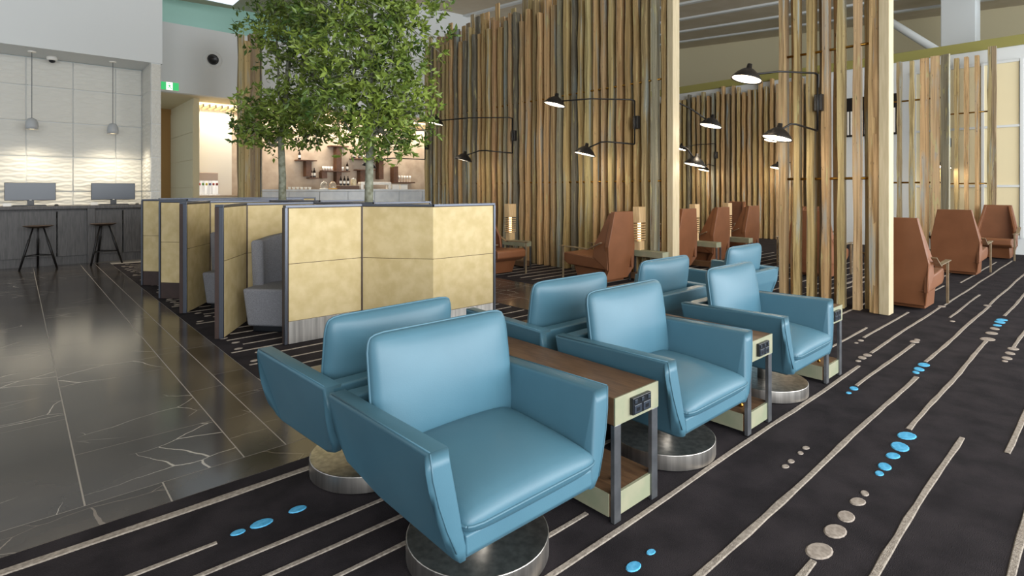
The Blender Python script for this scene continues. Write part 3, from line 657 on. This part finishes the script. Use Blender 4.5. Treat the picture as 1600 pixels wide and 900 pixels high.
# exit sign, nozzle on the bar bulkhead
ex = thing('exit_sign', 'green and white running man exit sign', 'sign', (2.66, 14.92, 3.72))
obj('casing', bbox(-.2, .2, 0, .08, 0, .2, .004), GLASSW, ex)
GRN = mat('exit_green', '#2fae62', emit=.8); WHE = mat('exit_white', '#f2fff4', emit=1.0)
obj('green_field', bbox(-.195, -.06, -.004, 0, .01, .19), GRN, ex); obj('green_field', bbox(.07, .195, -.004, 0, .01, .19), GRN, ex); obj('white_field', bbox(-.06, .07, -.004, 0, .01, .19), WHE, ex)
bm = bmesh.new(); tube(bm, [(.0, -.008, .13), (.01, -.008, .09)], .012, 6); tube(bm, [(.01, -.008, .09), (.03, -.008, .06), (.045, -.008, .03)], .007, 6); tube(bm, [(.01, -.008, .09), (-.015, -.008, .06), (-.04, -.008, .06)], .007, 6); tube(bm, [(.0, -.008, .125), (-.03, -.008, .10)], .006, 6); tube(bm, [(.0, -.008, .125), (.035, -.008, .11)], .006, 6); lathe(bm, [(0, -.014), (.014, 0), (0, .014)], 10, Matrix.Translation((-.005, -.008, .16)))
obj('running_man', bm, GRN, ex)
nz = thing('air_nozzle', 'round black air nozzle in the white wall above the servery', 'vent', (3.6, 15, 4.6)); R = Matrix.Rotation(PI/2, 4, 'X')
obj('ring', lathe(bmesh.new(), [(.13, 0), (.13, .03), (.19, .02), (.22, 0)], 32, R), WHITE, nz, True); obj('throat', lathe(bmesh.new(), [(.13, .03), (.10, .04), (.06, .01), (0, .01)], 28, R), BLACK, nz, True)

# ---------------- bar and servery ----------------
bar = thing('bar_counter', 'pale marble fronted bar counter below the wine shelves', 'counter', (4.5, 14.6, 0))
for k in range(9): obj('front_panel', bbox(.0+k*.82, .81+k*.82, 0, .03, .05, 1.34, .003), MARBLEW, bar)
obj('counter_top', bbox(-.03, 7.4, -.03, .6, 1.345, 1.40, .004), MARBLEW, bar); obj('carcass', bbox(0, 7.35, .03, .55, 0, 1.34), BROWNW, bar)
def bottle(x, y, z, label, m=BOTTLE, s=1.0):
    t = thing('bottle', label, 'bottle', (x, y, z), 0, label); obj('body', lathe(bmesh.new(), [(0, 0), (.038*s, 0), (.04*s, .02), (.04*s, .19*s), (.014*s, .25*s), (.014*s, .31*s), (0, .31*s)], 12), m, t, True)
    obj('label_band', lathe(bmesh.new(), [(.0405*s, .06), (.0415*s, .065), (.0415*s, .14*s), (.0405*s, .145*s)], 12), GLASSW, t)
def wshelf(label, x0, x1, z, ups):
    t = thing('wall_shelf', label, 'shelf', (x0, 17.02, z)); obj('board', bbox(0, x1-x0, -.28, 0, -.035, 0, .002), BROWNW, t)
    for u, z0, z1 in ups: obj('upright', bbox(u-x0, u-x0+.17, -.25, -.001, z0-z, z1-z, .002), BROWNW, t)
wshelf('brown wall shelf with a single bottle, above two pale bottles', 6.35, 6.95, 2.31, [(6.62, 1.80, 2.27)])
wshelf('low brown wall shelf holding two pale bottles', 6.72, 7.02, 1.77, [])
wshelf('brown wall shelf holding a row of tumblers', 7.15, 8.05, 2.0, [(7.12, 1.75, 1.96), (7.6, 1.55, 1.96), (7.6, 2.0, 2.75)])
wshelf('highest brown wall shelf above the tumblers', 7.4, 8.0, 2.80, [])
wshelf('long brown wall shelf with wine bottles behind the larger tree', 8.15, 9.35, 2.42, [(9.1, 1.75, 2.38)])
wshelf('short brown wall shelf below the wine bottles', 8.3, 8.95, 2.06, [(8.42, 1.6, 2.02)])
wshelf('brown wall shelf with stemmed glasses near the slat wall', 9.65, 10.5, 1.66, [(9.66, 1.66, 2.2)])
bottle(6.45, 16.86, 2.31, 'single bottle on the shelf above the two pale bottles')
for k in range(2): bottle(6.82+k*.1, 16.88, 1.77, 'pale labelled bottle on the low bar shelf')
for k in range(6):
    g = tag(obj('glass', lathe(bmesh.new(), [(0, 0), (.035, 0), (.043, .13), (.04, .13), (.03, .01), (0, .01)], 12), GLASSW, None, True), 'tumbler in the row on the middle bar shelf', 'glass', 'tumblers on the bar shelf'); g.location = (7.2+k*.09+(.19 if k > 3 else 0), 16.86, 2.0)
bottle(8.0, 16.86, 2.0, 'lone dark wine bottle at the end of the tumbler shelf')
for k in range(6): bottle(8.25+k*.17, 16.86, 2.42, 'dark wine bottle on the long shelf behind the tree')
rs = thing('riser_box', 'low brown riser box on the bar counter under the wine bottles', 'box', (6.85, 14.9, 1.40)); obj('body', bbox(0, .6, 0, .25, 0, .1, .004), BROWNW, rs); obj('top', bbox(-.01, .61, -.01, .26, .1, .115, .003), STONE, rs)
for k in range(3): bottle(6.93+k*.11, 15.02, 1.515, 'dark wine bottle standing on the riser box', BOTTLE, .9)
jr = thing('glass_jar', 'glass jar of snacks on the riser box', 'jar', (7.32, 15.02, 1.515)); obj('body', lathe(bmesh.new(), [(0, 0), (.075, 0), (.08, .02), (.08, .16), (.06, .18), (0, .18)], 16), mat('snacks', '#c9b284', '#e6dcc0', rough=.4, scale=40), jr, True); obj('lid', lathe(bmesh.new(), [(.065, .18), (.065, .2), (.02, .21), (0, .23)], 16), GLASSW, jr, True)
for k in range(5):
    g = tag(obj('wine_glass', lathe(bmesh.new(), [(0, 0), (.035, 0), (.006, .01), (.006, .1), (.035, .14), (.035, .22), (.032, .22), (.03, .14), (0, .11)], 12), GLASSW, None, True), 'stemmed glass on the shelf near the slat wall', 'glass', 'stemmed glasses on the shelf'); g.location = (9.92+k*.11, 16.86, 1.66)
for k in range(6):
    g = tag(obj('cup', lathe(bmesh.new(), [(0, 0), (.028, 0), (.045, .07), (.041, .07), (.025, .01), (0, .01)], 12), GLASSW, None, True), 'white cup in the row on the bar counter', 'cup', 'white cups on the bar counter'); g.location = (5.45+k*.11, 14.95, 1.40)
for k, x in enumerate((6.40, 6.66)):
    t = thing('glass_cloche', 'glass cloche over golden pastries on the bar counter' if k else 'empty glass cloche on the bar counter', 'cloche', (x, 14.95, 1.40))
    obj('plate', lathe(bmesh.new(), [(0, 0), (.11, 0), (.12, .03), (0, .035)], 20), mat('pastry', '#d9a53a', rough=.6) if k else GLASSW, t, True); obj('dome', lathe(bmesh.new(), [(.1, .035), (.1, .14), (.07, .2), (.02, .22), (.02, .24), (0, .25)], 20), CLEAR, t, True)
em = thing('coffee_machine', 'white coffee machine on the bar counter behind the larger tree', 'machine', (8.0, 15.0, 1.40)); obj('body', bbox(-.5, .5, -.1, .1, .14, .22, .015), GLASSW, em); obj('tray', bbox(-.5, .5, -.12, .1, 0, .02, .004), STEEL, em)
for q in (-.49, .41): obj('column', bbox(q, q+.08, -.08, .08, .02, .14, .003), GLASSW, em)
for k in range(2):
    c_ = thing('paper_box', ('white', 'pinkish white')[k]+' box on the bar counter beside the coffee machine', 'box', (8.66+k*.3, 15.0, 1.40)); obj('body', bbox(-.12, .12, -.08, .08, 0, .13, .004), GLASSW, c_); obj('lid', bbox(-.125, .125, -.085, .085, .13, .15, .003), (GLASSW, MARBLEW)[k], c_)
sv = thing('servery_counter', 'cream servery counter below the drinks dispenser', 'counter', (3.45, 16.35, 0)); obj('body', bbox(0, 1.1, 0, .6, 0, 1.2, .004), CREAM, sv); obj('top', bbox(0, 1.12, -.03, .6, 1.2, 1.24, .003), STONE, sv)
dp = thing('drinks_dispenser', 'steel soft drinks dispenser with coloured taps', 'dispenser', (3.85, 16.6, 1.24)); obj('body', bbox(-.27, .27, -.0, .3, 0, .62, .015), mat('dispenser_shell', '#b9a79c', rough=.4), dp); obj('panel', bbox(-.22, .27, -.012, 0, .02, .4, .003), STEEL, dp); obj('drip_tray', bbox(-.24, .27, -.2, 0, 0, .03, .003), STEEL, dp)
for k, h in enumerate(('#c04038', '#4d8a3e', '#d0c040', '#3a4a88', '#b04a40', '#8a3a38')): obj('tap', lathe(bmesh.new(), [(0, .27), (.018, .27), (.026, .31), (.018, .335), (0, .34)], 10, Matrix.Translation((-.19+k*.085, -.03, 0))), mat('tap%d' % k, h, rough=.4), dp, True)
cv = thing('cove_light', 'slatted cove light over the drinks servery', 'light', (4.0, 16.5, 3.66)); obj('glow_panel', bbox(-.5, .7, -.3, .4, .0, .03), mat('cove_glow', '#ffe9c8', emit=2.5), cv)
for k in range(8): obj('fin', bbox(-.5+k*.15, -.46+k*.15, -.3, .4, -.08, 0), CREAM, cv)
cb = thing('cove_light', 'long slatted cove light along the wall above the bar shelves', 'light', (4.8, 16.5, 3.66)); obj('glow_panel', bbox(0, 6.7, -.3, .4, 0, .03), MATS['cove_glow'], cb)
for k in range(45): obj('fin', bbox(k*.15, k*.15+.04, -.3, .4, -.08, 0), CREAM, cb)
area('servery_cove_lamp', (4.1, 16.55, 3.57), (0, 0, 0), 1.2, .7, 22, (1, .87, .7)); area('bar_cove_lamp', (8.15, 16.55, 3.57), (0, 0, 0), 6.7, .7, 190, (1, .88, .74))

# ---------------- indoor trees ----------------
def tree(label, x, y, trunk, blobs, nleaf, seed):
    rnd = random.Random(seed); t = thing('indoor_tree', label, 'tree', (x, y, 0))
    obj('planter', lathe(bmesh.new(), [(0, .006), (.2, .006), (.24, .45), (.22, .45), (.2, .4), (0, .4)], 20), BLK, t, True)
    obj('trunk', tube(bmesh.new(), trunk, [.062*(1-.5*k/(len(trunk)-1)) for k in range(len(trunk))], 12), BARK, t, True)
    top = Vector(trunk[-2]); tw = bmesh.new(); lf = bmesh.new()
    for c, r, wgt in blobs:
        r = (r[0]*1.1, r[1]*1.1)
        C = Vector(c); tube(tw, [Vector(trunk[2])+(top-Vector(trunk[2]))*.6, (Vector(trunk[2])+C)/2+Vector((0, 0, .1)), C], [.026, .018, .009], 6)
        for _ in range(int(14*wgt)):
            d = Vector((rnd.gauss(0, 1), rnd.gauss(0, 1), rnd.gauss(0, 1))).normalized(); e = C+Vector((d.x*r[0], d.y*r[0], d.z*r[1]))*rnd.uniform(.7, 1); tube(tw, [C-d*.05, (C+e)/2+Vector((0, 0, .04)), e], [.008, .006, .003], 4, False)
        for _ in range(int(nleaf*wgt/9)):
            d = Vector((rnd.gauss(0, 1), rnd.gauss(0, 1), rnd.gauss(0, 1))).normalized()*rnd.random()**.45
            p0 = C+Vector((d.x*r[0], d.y*r[0], d.z*r[1])); ax = Vector((rnd.gauss(0, 1), rnd.gauss(0, 1), rnd.gauss(.3, .8))).normalized()
            for q in range(9):
                p = p0+ax*(q*.018); L = rnd.uniform(.065, .11); wd = L*.2
                u = (ax*.5+Vector((rnd.gauss(0, 1), rnd.gauss(0, 1), rnd.gauss(0, .8)))).normalized(); s = u.orthogonal().normalized(); s.rotate(Matrix.Rotation(rnd.random()*6.28, 3, u)); n = u.cross(s)*wd*.35
                v = [lf.verts.new(k) for k in (p, p+u*L*.45+s*wd+n, p+u*L, p+u*L*.45-s*wd+n)]; lf.faces.new((v[0], v[1], v[2])); lf.faces.new((v[0], v[2], v[3]))
    obj('branches', tw, BARK, t); f = obj('foliage', lf, LEAF, t); f['kind'] = 'stuff'
CR = Vector((math.sin(HEAD), -math.cos(HEAD), 0))      # sideways axis of the crowns as grown
def off(a, z, f=0): v = CR*a; return (v.x+f*.7, v.y+f*.7, z)
tree('taller leafy indoor tree with pale grey trunk behind the zigzag screen', 3.14, 6.05, [(0, 0, .35), (0, 0, .9), (.01, 0, 1.5), (.03, .0, 2.2), (.05, .03, 3.0), (.04, .03, 3.9)],
     [(off(.05, 2.75), (.72, .55), 1.9), (off(-.3, 3.35, .1), (.7, .5), 1.5), (off(.4, 3.35, -.1), (.6, .55), 1.4), (off(.1, 2.1), (.5, .36), 1.0), (off(.4, 2.3, .1), (.42, .45), .8), (off(0, 4.0), (.75, .5), 1.2), (off(-.45, 2.5), (.5, .4), .8)], 1150, 3)
tree('smaller leafy indoor tree with yellowish lower leaves by the desk side booths', 2.88, 8.18, [(0, 0, .35), (0, 0, .9), (0, 0, 1.6), (-.02, 0, 2.1), (.05, .02, 2.7), (.1, 0, 3.4)],
     [(off(.0, 2.55), (.66, .34), 1.5), (off(.45, 2.25), (.5, .3), 1.0), (off(-.3, 2.25), (.42, .28), .8), (off(.1, 3.55), (.62, .5), 1.3), (off(.45, 3.1), (.6, .45), 1.1), (off(.5, 4.0), (.7, .45), 1.0), (off(-.1, 4.0), (.4, .4), .5)], 1150, 5)
